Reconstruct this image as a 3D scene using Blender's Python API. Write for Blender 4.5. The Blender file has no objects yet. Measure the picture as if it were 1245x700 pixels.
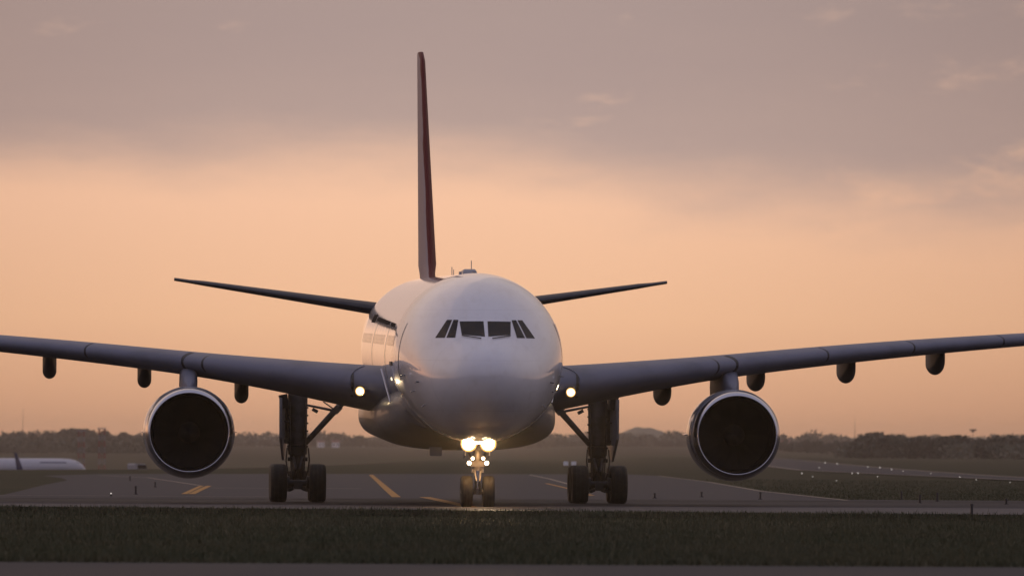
import bpy, bmesh, math, random
import numpy as np
from mathutils import Vector, Matrix

random.seed(7)
rng = np.random.default_rng(7)
R = math.radians
S = bpy.context.scene
COL = S.collection

# ------------------------------------------------------------------ camera
FPX = 8850.0          # focal length in pixels of the 1245 px wide photograph
CAM_H = 1.7
PITCH = math.atan(204.0 / FPX)
ROLL = R(0.30)
cam_d = bpy.data.cameras.new("camera")
cam = bpy.data.objects.new("camera", cam_d)
COL.objects.link(cam)
fwd = Vector((0, math.cos(PITCH), math.sin(PITCH)))
rt0 = Vector((1, 0, 0))
up0 = rt0.cross(fwd)
rt = rt0 * math.cos(ROLL) + up0 * math.sin(ROLL)
upv = up0 * math.cos(ROLL) - rt0 * math.sin(ROLL)
m = Matrix((rt, upv, -fwd)).transposed().to_4x4()
m.translation = (0, 0, CAM_H)
cam.matrix_world = m
cam_d.sensor_width = 36.0
cam_d.lens = FPX / 1245.0 * 36.0
cam_d.clip_start = 1.0
cam_d.clip_end = 20000.0
cam_d.dof.use_dof = True
cam_d.dof.focus_distance = 242.0
cam_d.dof.aperture_fstop = 2.8
S.camera = cam

# ------------------------------------------------------------------ world: low sun, a layer of evening cloud
SUN_AZ = R(-45.0)      # from straight ahead (+Y), negative = to the left
SUN_EL = R(3.0)
W = bpy.data.worlds.new("World")
S.world = W
W.use_nodes = True
nt = W.node_tree
nt.nodes.clear()


class G:
    """tiny node-graph helper"""
    def __init__(self, tree):
        self.t = tree

    def n(self, typ, **kw):
        nd = self.t.nodes.new(typ)
        for k, v in kw.items():
            setattr(nd, k, v)
        return nd

    def l(self, a, b):
        self.t.links.new(a, b)

    def _in(self, sock, v):
        if isinstance(v, bpy.types.NodeSocket):
            self.l(v, sock)
        else:
            sock.default_value = v

    def math(self, op, a, b=0.0, c=0.0, clamp=False):
        nd = self.n('ShaderNodeMath', operation=op, use_clamp=clamp)
        self._in(nd.inputs[0], a)
        self._in(nd.inputs[1], b)
        self._in(nd.inputs[2], c)
        return nd.outputs[0]

    def sstep(self, x, lo, hi):
        nd = self.n('ShaderNodeMapRange', interpolation_type='SMOOTHSTEP')
        self._in(nd.inputs['Value'], x)
        nd.inputs['From Min'].default_value = lo
        nd.inputs['From Max'].default_value = hi
        return nd.outputs['Result']

    def mix(self, fac, a, b, mode='MIX'):
        nd = self.n('ShaderNodeMix', data_type='RGBA', blend_type=mode)
        self._in(nd.inputs[0], fac)
        for s, v in ((nd.inputs[6], a), (nd.inputs[7], b)):
            if isinstance(v, (tuple, list)):
                s.default_value = (*v[:3], 1.0)
            else:
                self.l(v, s)
        return nd.outputs[2]

    def ramp(self, fac, stops):
        nd = self.n('ShaderNodeValToRGB')
        el = nd.color_ramp.elements
        while len(el) < len(stops):
            el.new(0.5)
        for e, (p, c) in zip(el, stops):
            e.position = p
            e.color = (*c, 1.0)
        self._in(nd.inputs[0], fac)
        return nd.outputs[0]

    def noise(self, vec, scale, detail=4.0, rough=0.5):
        nd = self.n('ShaderNodeTexNoise')
        if vec is not None:
            self.l(vec, nd.inputs['Vector'])
        nd.inputs['Scale'].default_value = scale
        nd.inputs['Detail'].default_value = detail
        nd.inputs['Roughness'].default_value = rough
        return nd.outputs['Fac']

    def comb(self, x, y, z=0.0):
        nd = self.n('ShaderNodeCombineXYZ')
        for s, v in zip(nd.inputs, (x, y, z)):
            self._in(s, v)
        return nd.outputs[0]


g = G(nt)
tc = g.n('ShaderNodeTexCoord')
sep = g.n('ShaderNodeSeparateXYZ')
g.l(tc.outputs['Generated'], sep.inputs[0])
DEG = 180 / math.pi
el = g.math('MULTIPLY', g.math('ARCSINE', sep.outputs[2]), DEG)
az = g.math('MULTIPLY', g.math('ARCTAN2', sep.outputs[0], sep.outputs[1]), DEG)
sky = g.n('ShaderNodeTexSky', sky_type='NISHITA', sun_disc=False)
sky.sun_elevation = SUN_EL
sky.sun_rotation = SUN_AZ
sky.air_density = 1.5
sky.dust_density = 3.0
# clear band under the cloud deck, lit from below the horizon
glow = g.ramp(g.math('DIVIDE', el, 6.0, clamp=True), [
    (0.0, (0.66, 0.34, 0.19)), (0.07, (0.78, 0.42, 0.245)), (0.18, (0.90, 0.525, 0.315)),
    (0.33, (0.92, 0.56, 0.375)), (0.5, (0.78, 0.51, 0.385)), (1.0, (0.55, 0.42, 0.38))])
p1 = g.comb(g.math('MULTIPLY', az, 0.32), g.math('MULTIPLY', el, 1.1), 3.7)
n1 = g.noise(p1, 1.0, 5.0, 0.55)
p2 = g.comb(g.math('MULTIPLY', az, 0.9), g.math('MULTIPLY', el, 2.2), 8.1)
n2 = g.noise(p2, 1.0, 5.0, 0.6)
edge = g.math('ADD', el, g.math('MULTIPLY', g.math('SUBTRACT', n1, 0.5), 1.1))
edge = g.math('ADD', edge, g.math('MULTIPLY', az, 0.045))
mask = g.sstep(edge, 1.75, 2.6)
thin = g.sstep(g.math('ADD', n2, g.math('MULTIPLY', g.math('MAXIMUM', g.math('SUBTRACT', az, 1.5), 0.0), 0.05)), 0.60, 0.84)
mask = g.math('MULTIPLY', mask, g.math('SUBTRACT', 1.0, g.math('MULTIPLY', thin, 0.55)))
lift = g.sstep(g.math('ADD', el, g.math('MULTIPLY', n1, 0.8)), 2.3, 4.0)
cloud = g.mix(lift, (0.475, 0.355, 0.32), (0.36, 0.285, 0.285))
front = g.mix(mask, glow, cloud)
# the glow weakens away from the brightest bearing
spread = g.sstep(g.math('ABSOLUTE', g.math('ADD', az, 0.4)), 0.5, 6.5)
front = g.mix(g.math('MULTIPLY', spread, 0.55), front, g.mix(1.0, front, (0.62, 0.58, 0.58), 'MULTIPLY'))
# brighter unseen zone added high ahead to light the skin; violet overhead and behind
high = g.mix(g.sstep(el, 25.0, 65.0), (0.50, 0.41, 0.40), (0.34, 0.325, 0.42))
front = g.mix(g.sstep(el, 4.0, 22.0), front, high)
back = g.mix(g.sstep(el, 0.0, 30.0), (0.27, 0.25, 0.35), (0.34, 0.32, 0.44))
toback = g.sstep(g.math('ABSOLUTE', az), 70.0, 135.0)
veil = g.mix(toback, front, back)
# a little clear sky light through the veil
skyc = g.mix(1.0, sky.outputs[0], (0.03, 0.03, 0.03), 'MULTIPLY')
allc = g.mix(1.0, veil, skyc, 'ADD')
bg = g.n('ShaderNodeBackground')
g.l(allc, bg.inputs['Color'])
bg.inputs['Strength'].default_value = 1.0
wo = g.n('ShaderNodeOutputWorld')
g.l(bg.outputs[0], wo.inputs['Surface'])

# ------------------------------------------------------------------ sun
sun_d = bpy.data.lights.new("sun", 'SUN')
sun_d.energy = 0.38
sun_d.angle = R(95.0)
sun_d.color = (1.0, 0.62, 0.40)
sun = bpy.data.objects.new("sun", sun_d)
COL.objects.link(sun)
sdir = Vector((math.sin(SUN_AZ) * math.cos(SUN_EL), math.cos(SUN_AZ) * math.cos(SUN_EL), math.sin(SUN_EL)))
sun.rotation_euler = sdir.to_track_quat('Z', 'Y').to_euler()

S.view_settings.view_transform = 'Standard'
S.view_settings.look = 'None'
S.view_settings.exposure = 0.0
S.view_settings.gamma = 1.0
S.view_settings.use_curve_mapping = False
S.render.engine = 'CYCLES'
S.cycles.use_denoising = True
S.cycles.max_bounces = 6
S.cycles.volume_bounces = 0
S.cycles.sample_clamp_indirect = 6.0

HORIZON = 554.0


def ray(px, py):
    return (fwd + rt * ((px - 622.5) / FPX) + upv * ((350.0 - py) / FPX))


def gp(px, py, z=0.0):
    """where the sight line of a place in the photograph meets the level z"""
    d = ray(px, py)
    t = (z - CAM_H) / d.z
    return Vector((d.x * t, d.y * t, z))


def at(px, py, Y):
    d = ray(px, py)
    t = Y / d.y
    return Vector((d.x * t, Y, CAM_H + d.z * t))


# ------------------------------------------------------------------ materials
def mat(name, base, rough=0.5, metal=0.0, coat=0.0, noise=None, bump=None, spec=0.5):
    """noise = (scale, other colour, lo, hi); bump = (scale, strength, distance)"""
    M = bpy.data.materials.new(name)
    M.use_nodes = True
    k = G(M.node_tree)
    b = M.node_tree.nodes['Principled BSDF']
    b.inputs['Base Color'].default_value = (*base, 1)
    b.inputs['Roughness'].default_value = rough
    b.inputs['Metallic'].default_value = metal
    b.inputs['Coat Weight'].default_value = coat
    b.inputs['Coat Roughness'].default_value = 0.06
    b.inputs['Specular IOR Level'].default_value = spec
    t = k.n('ShaderNodeTexCoord')
    if noise:
        sc, oc, lo, hi = noise
        f = k.sstep(k.noise(t.outputs['Object'], sc, 6, 0.6), lo, hi)
        k.l(k.mix(f, base, oc), b.inputs['Base Color'])
    if bump:
        bp = k.n('ShaderNodeBump')
        bp.inputs['Strength'].default_value = bump[1]
        bp.inputs['Distance'].default_value = bump[2]
        k.l(k.noise(t.outputs['Object'], bump[0], 5, 0.6), bp.inputs['Height'])
        k.l(bp.outputs[0], b.inputs['Normal'])
    return M


def emit(name, col, strength):
    M = bpy.data.materials.new(name)
    M.use_nodes = True
    M.node_tree.nodes.clear()
    k = G(M.node_tree)
    e = k.n('ShaderNodeEmission')
    e.inputs[0].default_value = (*col, 1)
    e.inputs[1].default_value = strength
    o = k.n('ShaderNodeOutputMaterial')
    k.l(e.outputs[0], o.inputs[0])
    return M


def skin_material():
    """white gloss paint with dulled streaks and fine lap joints"""
    M = bpy.data.materials.new("white_gloss_paint")
    M.use_nodes = True
    k = G(M.node_tree)
    b = M.node_tree.nodes['Principled BSDF']
    t = k.n('ShaderNodeTexCoord')
    mp = k.n('ShaderNodeMapping')
    mp.inputs['Scale'].default_value = (2.0, 0.25, 2.0)
    k.l(t.outputs['Object'], mp.inputs[0])
    n = k.noise(mp.outputs[0], 1.3, 6, 0.6)
    c = k.mix(k.sstep(n, 0.45, 0.8), (0.68, 0.68, 0.71), (0.61, 0.60, 0.61))
    s = k.n('ShaderNodeSeparateXYZ')
    k.l(t.outputs['Object'], s.inputs[0])
    # circumferential and lengthwise joints
    def line(v, period, width):
        f = k.math('PINGPONG', v, period / 2)
        return k.math('LESS_THAN', f, width)
    ring = line(s.outputs[1], 5.3, 0.012)
    lap = line(k.math('SUBTRACT', s.outputs[2], k.math('MULTIPLY', s.outputs[1], 0.0197)), 1.63, 0.008)
    j = k.math('MAXIMUM', ring, lap)
    c = k.mix(k.math('MULTIPLY', j, 0.16), c, (0.2, 0.2, 0.21))
    wn = k.n('ShaderNodeTexWhiteNoise', noise_dimensions='3D')
    fl = k.n('ShaderNodeVectorMath', operation='FLOOR')
    dv = k.n('ShaderNodeVectorMath', operation='DIVIDE')
    dv.inputs[1].default_value = (40.0, 1.75, 0.95)
    k.l(t.outputs['Object'], dv.inputs[0])
    k.l(dv.outputs[0], fl.inputs[0])
    k.l(fl.outputs[0], wn.inputs['Vector'])
    c = k.mix(k.math('MULTIPLY', wn.outputs['Value'], 0.10), c, (0.42, 0.42, 0.45))
    bp = k.n('ShaderNodeBump')
    bp.inputs['Strength'].default_value = 0.5
    bp.inputs['Distance'].default_value = 0.012
    k.l(k.noise(t.outputs['Object'], 1.1, 2, 0.5), bp.inputs['Height'])
    k.l(bp.outputs[0], b.inputs['Normal'])
    k.l(bp.outputs[0], b.inputs['Coat Normal'])
    k.l(c, b.inputs['Base Color'])
    r = k.math('ADD', 0.28, k.math('MULTIPLY', n, 0.2))
    k.l(r, b.inputs['Roughness'])
    b.inputs['Coat Weight'].default_value = 1.0
    b.inputs['Coat IOR'].default_value = 1.6
    b.inputs['Coat Roughness'].default_value = 0.04
    return M


MT = {}
MT['skin'] = skin_material()
MT['grey'] = mat("grey_wing_paint", (0.165, 0.175, 0.225), 0.5, coat=0.0, noise=(0.8, (0.125, 0.135, 0.17), 0.4, 0.75), spec=.16)
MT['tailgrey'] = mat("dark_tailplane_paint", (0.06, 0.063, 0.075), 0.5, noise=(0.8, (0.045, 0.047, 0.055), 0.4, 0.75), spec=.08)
MT['cowl'] = mat("blue_grey_cowl_paint", (0.30, 0.32, 0.38), 0.25, coat=0.7, noise=(1.2, (0.24, 0.25, 0.29), 0.4, 0.8))
MT['lip'] = mat("polished_inlet_metal", (0.57, 0.57, 0.60), 0.2, 1.0)
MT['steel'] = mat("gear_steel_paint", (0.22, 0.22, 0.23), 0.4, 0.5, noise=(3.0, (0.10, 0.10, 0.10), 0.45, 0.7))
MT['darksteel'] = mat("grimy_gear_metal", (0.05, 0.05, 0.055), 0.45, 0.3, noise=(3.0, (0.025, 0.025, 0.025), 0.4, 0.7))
MT['chrome'] = mat("oleo_chrome", (0.8, 0.8, 0.8), 0.12, 1.0)
MT['tyre'] = mat("tyre_rubber", (0.018, 0.018, 0.018), 0.75, noise=(6.0, (0.03, 0.029, 0.027), 0.4, 0.7))
MT['rim'] = mat("wheel_rim", (0.35, 0.35, 0.36), 0.4, 0.7)
MT['glass'] = mat("dark_cockpit_glass", (0.004, 0.004, 0.006), 0.12, spec=0.16)
MT['black'] = mat("black_fitting", (0.02, 0.02, 0.022), 0.5)
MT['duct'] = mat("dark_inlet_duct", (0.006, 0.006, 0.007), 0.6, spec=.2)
MT['fan'] = mat("fan_titanium", (0.012, 0.012, 0.014), 0.5, spec=.3)
MT['letter'] = mat("dark_title_paint", (0.012, 0.01, 0.012), 0.9, spec=.05)
MT['greypanel'] = mat("grey_belly_paint", (0.27, 0.27, 0.29), 0.4, coat=0.2, noise=(0.9, (0.20, 0.20, 0.21), 0.4, 0.75))
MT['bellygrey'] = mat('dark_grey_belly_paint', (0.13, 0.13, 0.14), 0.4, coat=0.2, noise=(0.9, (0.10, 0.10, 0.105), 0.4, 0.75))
MT['lamp_big'] = emit("landing_lamp", (1.0, 0.80, 0.52), 70.0)
MT['lamp_ring'] = emit("warm_glow_ring", (1.0, 0.52, 0.16), 1.6)  # glow round the lamps, put into an emissive ring
MT['lamp_small'] = emit("taxi_lamp", (1.0, 0.75, 0.45), 14.0)
MT['lamp_wing'] = emit("wing_lamp", (1.0, 0.76, 0.42), 12.0)
MT['lamp_rwy'] = emit("runway_lamp", (1.0, 0.92, 0.85), .8)
MT['leaf'] = mat("tree_leaves", (0.045, 0.05, 0.03), 0.7, noise=(0.3, (0.075, 0.075, 0.04), 0.4, 0.65))
MT['bark'] = mat("tree_bark", (0.07, 0.055, 0.045), 0.9)
MT['white'] = mat("white_vehicle_paint", (0.75, 0.75, 0.76), 0.3, coat=0.5)
MT['jetwhite'] = mat("dull_white_paint", (0.46, 0.46, 0.49), 0.4)
MT['navy'] = mat("navy_paint", (0.02, 0.03, 0.10), 0.35)
MT['red'] = mat("red_mast_paint", (0.20, 0.035, 0.03), 0.6)
MT['plaster'] = mat("white_plaster", (0.75, 0.72, 0.68), 0.8)
MT['tile'] = mat("roof_tile", (0.22, 0.10, 0.07), 0.8)


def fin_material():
    """red fin; pale along one flank, with an uneven border"""
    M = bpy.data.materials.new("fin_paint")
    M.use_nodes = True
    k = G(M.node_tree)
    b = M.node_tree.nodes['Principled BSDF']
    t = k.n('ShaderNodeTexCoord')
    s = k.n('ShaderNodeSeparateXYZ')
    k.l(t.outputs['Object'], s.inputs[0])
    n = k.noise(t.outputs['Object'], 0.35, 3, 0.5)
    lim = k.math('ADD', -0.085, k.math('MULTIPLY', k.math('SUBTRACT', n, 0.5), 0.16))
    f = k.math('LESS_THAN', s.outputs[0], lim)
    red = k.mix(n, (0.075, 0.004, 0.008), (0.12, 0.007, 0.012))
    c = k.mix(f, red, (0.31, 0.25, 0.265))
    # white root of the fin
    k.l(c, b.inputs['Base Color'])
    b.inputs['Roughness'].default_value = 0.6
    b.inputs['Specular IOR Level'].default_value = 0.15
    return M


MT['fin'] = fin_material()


# ------------------------------------------------------------------ mesh helpers
class MB:
    """collects shapes for ONE mesh object"""
    def __init__(self):
        self.v, self.f, self.mi = [], [], []

    def add(self, vs, fs, mi=0):
        o = len(self.v)
        self.v += [tuple(p) for p in vs]
        self.f += [tuple(i + o for i in f) for f in fs]
        self.mi += [mi] * len(fs)
        return self

    def box(self, c, s, rot=None, mi=0, taper=1.0):
        x, y, z = (s[0] / 2, s[1] / 2, s[2] / 2)
        vs = [Vector((a * x * (taper if d < 0 else 1), b_ * y * (taper if d < 0 else 1), d * z))
              for d in (-1, 1) for b_ in (-1, 1) for a in (-1, 1)]
        if rot is not None:
            vs = [rot @ v for v in vs]
        vs = [v + Vector(c) for v in vs]
        return self.add(vs, [(0, 2, 3, 1), (4, 5, 7, 6), (0, 1, 5, 4), (2, 6, 7, 3), (0, 4, 6, 2), (1, 3, 7, 5)], mi)

    def tube(self, a, b, r0, r1=None, n=12, mi=0):
        r1 = r0 if r1 is None else r1
        a, b = Vector(a), Vector(b)
        d = (b - a).normalized()
        q = d.to_track_quat('Z', 'Y')
        vs = []
        for p, r in ((a, r0), (b, r1)):
            for i in range(n):
                t = 2 * math.pi * i / n
                vs.append(p + q @ Vector((r * math.cos(t), r * math.sin(t), 0)))
        fs = [(i, (i + 1) % n, n + (i + 1) % n, n + i) for i in range(n)]
        fs += [tuple(reversed(range(n))), tuple(range(n, 2 * n))]
        return self.add(vs, fs, mi)

    def lathe(self, prof, c, axis='Y', n=48, mi=0, closed=False):
        """prof = [(distance along axis, radius)]"""
        vs, fs = [], []
        c = Vector(c)
        for (h, r) in prof:
            for i in range(n):
                t = 2 * math.pi * i / n
                if axis == 'Y':
                    vs.append(c + Vector((r * math.sin(t), h, r * math.cos(t))))
                elif axis == 'X':
                    vs.append(c + Vector((h, r * math.sin(t), r * math.cos(t))))
                else:
                    vs.append(c + Vector((r * math.cos(t), r * math.sin(t), h)))
        for j in range(len(prof) - 1):
            for i in range(n):
                a, b = j * n + i, j * n + (i + 1) % n
                fs.append((a, b, b + n, a + n))
        return self.add(vs, fs, mi)

    def loft(self, rings, cap=True, mi=0):
        n = len(rings[0])
        vs = [p for r in rings for p in r]
        fs = []
        for j in range(len(rings) - 1):
            for i in range(n):
                a, b = j * n + i, j * n + (i + 1) % n
                fs.append((a, b, b + n, a + n))
        if cap:
            fs.append(tuple(reversed(range(n))))
            o = (len(rings) - 1) * n
            fs.append(tuple(range(o, o + n)))
        return self.add(vs, fs, mi)

    def build(self, name, mats, parent=None, smooth=True, bevel=0.0, recalc=True, angle=35):
        me = bpy.data.meshes.new(name)
        me.from_pydata(self.v, [], self.f)
        if not isinstance(mats, (list, tuple)):
            mats = [mats]
        for m_ in mats:
            me.materials.append(m_)
        for p, i in zip(me.polygons, self.mi):
            p.material_index = i
        if recalc:
            bm = bmesh.new()
            bm.from_mesh(me)
            bmesh.ops.remove_doubles(bm, verts=bm.verts, dist=1e-5)
            bmesh.ops.recalc_face_normals(bm, faces=bm.faces)
            if bevel:
                es = [e for e in bm.edges if len(e.link_faces) == 2 and e.calc_face_angle(0) > R(40)]
                bmesh.ops.bevel(bm, geom=es, offset=bevel, segments=2, affect='EDGES', clamp_overlap=True)
            bm.to_mesh(me)
            bm.free()
        if smooth:
            me.polygons.foreach_set('use_smooth', [True] * len(me.polygons))
            try:
                me.set_sharp_from_angle(angle=R(angle))
            except Exception:
                pass
        o = bpy.data.objects.new(name, me)
        COL.objects.link(o)
        if parent is not None:
            o.parent = parent
        return o


def tag(o, label=None, cat=None, group=None, kind=None):
    if label:
        o['label'] = label
    if cat:
        o['category'] = cat
    if group:
        o['group'] = group
    if kind:
        o['kind'] = kind
    return o


def empty(name, loc, rz=0.0):
    o = bpy.data.objects.new(name, None)
    COL.objects.link(o)
    o.location = loc
    o.rotation_euler = (0, 0, rz)
    o.empty_display_size = 0.5
    return o


def copy_tree(o, parent=None):
    c = o.copy()
    COL.objects.link(c)
    if parent is not None:
        c.parent = parent
    for ch in list(o.children):
        copy_tree(ch, c)
    return c


def sm(a, b, x):
    t = np.clip((np.asarray(x, float) - a) / (b - a), 0, 1)
    return t * t * (3 - 2 * t)


# ------------------------------------------------------------------ terrain
def tz(x, y):
    x = np.asarray(x, float)
    y = np.asarray(y, float)
    dip = -4.4 * sm(690, 1650, y) * sm(-25, -80, x) * (1 - sm(2300, 3600, y))
    far = 9.0 * sm(2800, 6600, y)
    right = 1.5 * sm(640, 2600, y) * sm(15, 60, x)
    return dip + far + right


def terrain_mesh():
    ys = np.concatenate([np.linspace(-6000, -60, 20), np.linspace(-40, 600, 33), np.arange(615, 2800, 15), np.linspace(2830, 9400, 90)])
    xs = np.concatenate([np.linspace(-5000, -420, 18), np.arange(-400, 401, 8), np.linspace(420, 5000, 18)])
    X, Y = np.meshgrid(xs, ys)
    Z = tz(X, Y)
    V = np.stack([X, Y, Z], -1).reshape(-1, 3)
    nx = len(xs)
    F = [(j * nx + i, j * nx + i + 1, (j + 1) * nx + i + 1, (j + 1) * nx + i)
         for j in range(len(ys) - 1) for i in range(nx - 1)]
    mb = MB()
    mb.add(V, F)
    return mb


def ground_material():
    M = bpy.data.materials.new("mown_grass_ground")
    M.use_nodes = True
    k = G(M.node_tree)
    b = M.node_tree.nodes['Principled BSDF']
    t = k.n('ShaderNodeTexCoord')
    n1 = k.noise(t.outputs['Object'], 0.05, 6, 0.6)
    n2 = k.noise(t.outputs['Object'], 2.2, 6, 0.7)
    c = k.mix(k.sstep(n1, 0.35, 0.65), (0.022, 0.026, 0.010), (0.040, 0.036, 0.018))
    c = k.mix(k.sstep(n2, 0.35, 0.7), c, (0.018, 0.021, 0.009))
    k.l(c, b.inputs['Base Color'])
    b.inputs['Roughness'].default_value = 1.0
    b.inputs['Specular IOR Level'].default_value = 0.1
    return M


def asphalt_material(name, c0, c1, rough=0.62, stretch=(0.02, 0.25, 1)):
    M = bpy.data.materials.new(name)
    M.use_nodes = True
    k = G(M.node_tree)
    b = M.node_tree.nodes['Principled BSDF']
    t = k.n('ShaderNodeTexCoord')
    mp = k.n('ShaderNodeMapping')
    mp.inputs['Scale'].default_value = stretch
    k.l(t.outputs['Object'], mp.inputs[0])
    n1 = k.noise(mp.outputs[0], 1.0, 6, 0.6)
    n2 = k.noise(t.outputs['Object'], 6.0, 4, 0.6)
    c = k.mix(k.sstep(n1, 0.3, 0.7), c0, c1)
    c = k.mix(k.math('MULTIPLY', k.sstep(n2, 0.4, 0.7), 0.35), c, tuple(v * 0.6 for v in c0))
    b.inputs['Specular IOR Level'].default_value = 0.12
    k.l(c, b.inputs['Base Color'])
    k.l(k.math('ADD', rough - 0.12, k.math('MULTIPLY', n1, 0.24)), b.inputs['Roughness'])
    bp = k.n('ShaderNodeBump')
    bp.inputs['Strength'].default_value = 0.4
    bp.inputs['Distance'].default_value = 0.02
    k.l(n2, bp.inputs['Height'])
    k.l(bp.outputs[0], b.inputs['Normal'])
    return M


MT['ground'] = ground_material()
MT['asphalt'] = asphalt_material("taxiway_asphalt", (0.031, 0.030, 0.036), (0.046, 0.044, 0.050), 0.78)
MT['shoulder'] = asphalt_material("concrete_shoulder", (0.060, 0.056, 0.058), (0.10, 0.092, 0.09), 0.7)
MT['apron'] = asphalt_material("apron_concrete", (0.024, 0.0245, 0.031), (0.034, 0.0345, 0.042), 0.8)
MT['dark_asphalt'] = asphalt_material("dark_taxiway_asphalt", (0.018, 0.017, 0.02), (0.028, 0.026, 0.03), 0.75)  # darker mix for the band across the taxiway
MT['yellow'] = mat("yellow_line_paint", (0.36, 0.17, 0.015), 0.8, noise=(1.5, (0.18, 0.10, 0.03), 0.5, 0.75))
MT['pale'] = mat("faded_line_paint", (0.24, 0.20, 0.14), 0.7, noise=(1.5, (0.2, 0.17, 0.13), 0.5, 0.75))

tag(terrain_mesh().build('ground', MT['ground'], recalc=False), kind='structure')


def sheet(name, pts, m_, z, kind='structure', zt=False):
    mb = MB()
    vs = [Vector((p[0], p[1], z + (float(tz(p[0], p[1])) if zt else 0.0))) for p in pts]
    mb.add(vs, [tuple(range(len(vs)))])
    me = bpy.data.meshes.new(name)
    bm = bmesh.new()
    f = bm.faces.new([bm.verts.new(v) for v in vs])
    f.normal_update()
    if f.normal.z < 0:
        f.normal_flip()
    bmesh.ops.triangulate(bm, faces=bm.faces)
    bm.to_mesh(me)
    bm.free()
    me.materials.append(m_)
    o = bpy.data.objects.new(name, me)
    COL.objects.link(o)
    if kind:
        o['kind'] = kind
    return o


def PG(*pts):
    return [gp(x, y) for x, y in pts]


# pavement under the viewer, the crossing taxiway with its pale shoulder, and the arm that runs off behind
sheet('apron', [(-160, 30), (160, 30), (160, 113.5), (-160, 114.5)], MT['apron'], 0.004)
L0, R0 = gp(-60, 615.0), gp(1310, 626.5)
L1, R1 = gp(-60, 601.0), gp(1310, 609.0)
kx = lambda a, b, X: (X, a.y + (b.y - a.y) * (X - a.x) / (b.x - a.x))
sheet('taxiway', [kx(L0, R0, -160), kx(L0, R0, 160), kx(L1, R1, 160), kx(L1, R1, -160)], MT['asphalt'], 0.008)
arm = PG((-60, 603), (0, 602), (22, 597), (50, 590), (82, 583.5), (74, 580.5), (52, 578), (120, 575.8), (400, 575.6),
         (760, 576.2), (800, 578), (860, 585), (925, 596), (1030, 607.5), (1060, 612), (500, 609))
sheet('taxiway_arm', arm, MT['asphalt'], 0.004)
sheet('shoulder', [kx(gp(-60, 611.5), gp(1310, 618.5), X) for X in (-160, 160)] +
      [kx(L0, R0, X) for X in (160, -160)], MT['shoulder'], 0.012)
sheet('dark_band', [kx(gp(-60, 605.5), gp(1310, 610.5), X) for X in (-160, 160)] +
      [kx(gp(-60, 608.5), gp(1310, 612.5), X) for X in (160, -160)], MT['dark_asphalt'], 0.012)


def stroke(name, pts, w, m_, z):
    """a painted line of real width w along ground points"""
    P = [gp(x, y) for x, y in pts]
    lft, rgt = [], []
    for i, p in enumerate(P):
        d = (P[min(i + 1, len(P) - 1)] - P[max(i - 1, 0)]).normalized()
        nrm = Vector((-d.y, d.x, 0)) * w / 2
        lft.append(p + nrm)
        rgt.append(p - nrm)
    mb = MB()
    n = len(P)
    vs = [Vector((q.x, q.y, z)) for q in lft + rgt]
    mb.add(vs, [(i, n + i, n + i + 1, i + 1) for i in range(n - 1)])
    o = mb.build(name, m_, recalc=True, smooth=False)
    if o.data.polygons[0].normal.z < 0:
        o.data.flip_normals()
    return tag(o, kind='structure')


stroke('yellow_line', [(451, 577.0), (460, 585), (470, 594), (482, 604.3)], 0.36, MT['yellow'], 0.016)
stroke('yellow_line', [(516, 604.2), (532, 607.5), (550, 611.5), (572, 616.4)], 0.45, MT['yellow'], 0.016)
stroke('yellow_line', [(233, 600.5), (243, 595.5), (254, 590.5)], 0.30, MT['yellow'], 0.016)
stroke('yellow_line', [(224, 600.5), (234, 595.5), (245, 590.5)], 0.25, MT['yellow'], 0.016)
stroke('yellow_line', [(120, 577.5), (180, 580.5), (243, 590.0)], 0.18, MT['pale'], 0.016)
stroke('yellow_line', [(644, 577.0), (668, 582), (692, 588.5), (712, 595)], 0.24, MT['pale'], 0.016)
stroke('yellow_line', [(664, 587.5), (690, 593.5), (720, 602.5)], 0.24, MT['yellow'], 0.016)
stroke('taxiway_edge_line', [(800, 578.2), (860, 585.5), (925, 597), (1030, 608.3)], 0.2, MT['pale'], 0.018)
stroke('taxiway_edge_line', [(-40, 601.8), (120, 602.6), (340, 604.0)], 0.5, MT['pale'], 0.018)
stroke('taxiway_edge_line', [(256, 593), (340, 593.3), (440, 593.8)], 0.9, MT['pale'], 0.016)

# the runway beyond the grass on the right, following the terrain
def runway():
    mb = MB()
    A = [(38, 545), (37, 700), (36, 923), (46, 1400), (62, 2000), (80, 2700)]
    B = [(43, 545), (46.5, 700), (52, 923), (63, 1400), (77, 2000), (95, 2700)]
    ys = np.arange(545, 2700, 15.0)
    ax_ = np.interp(ys, [p[1] for p in A], [p[0] for p in A])
    bx_ = np.interp(ys, [p[1] for p in B], [p[0] for p in B])
    vs, fs = [], []
    for y, a, b in zip(ys, ax_, bx_):
        for t in (0, .5, 1):
            x = a + (b - a) * t
            vs.append((x, y, float(tz(x, y)) + 0.06))
    for j in range(len(ys) - 1):
        for i in range(2):
            fs.append((j * 3 + i, j * 3 + i + 1, j * 3 + i + 4, j * 3 + i + 3))
    mb.add(vs, fs)
    tag(mb.build('runway', MT['asphalt'], recalc=False), kind='structure')
    for E, sg in ((ax_, 1), (bx_, -1)):
        ln = MB()
        vs = []
        for y, e in zip(ys, E):
            for d_ in (.25, .85):
                x = e + sg * d_
                vs.append((x, y, float(tz(x, y)) + 0.085))
        ln.add(vs, [(j * 2, j * 2 + 1, j * 2 + 3, j * 2 + 2) for j in range(len(ys) - 1)])
        tag(ln.build('runway_edge_line', MT['pale'], smooth=False), kind='structure')
    return ys, ax_, bx_


RW_Y, RW_A, RW_B = runway()


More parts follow.
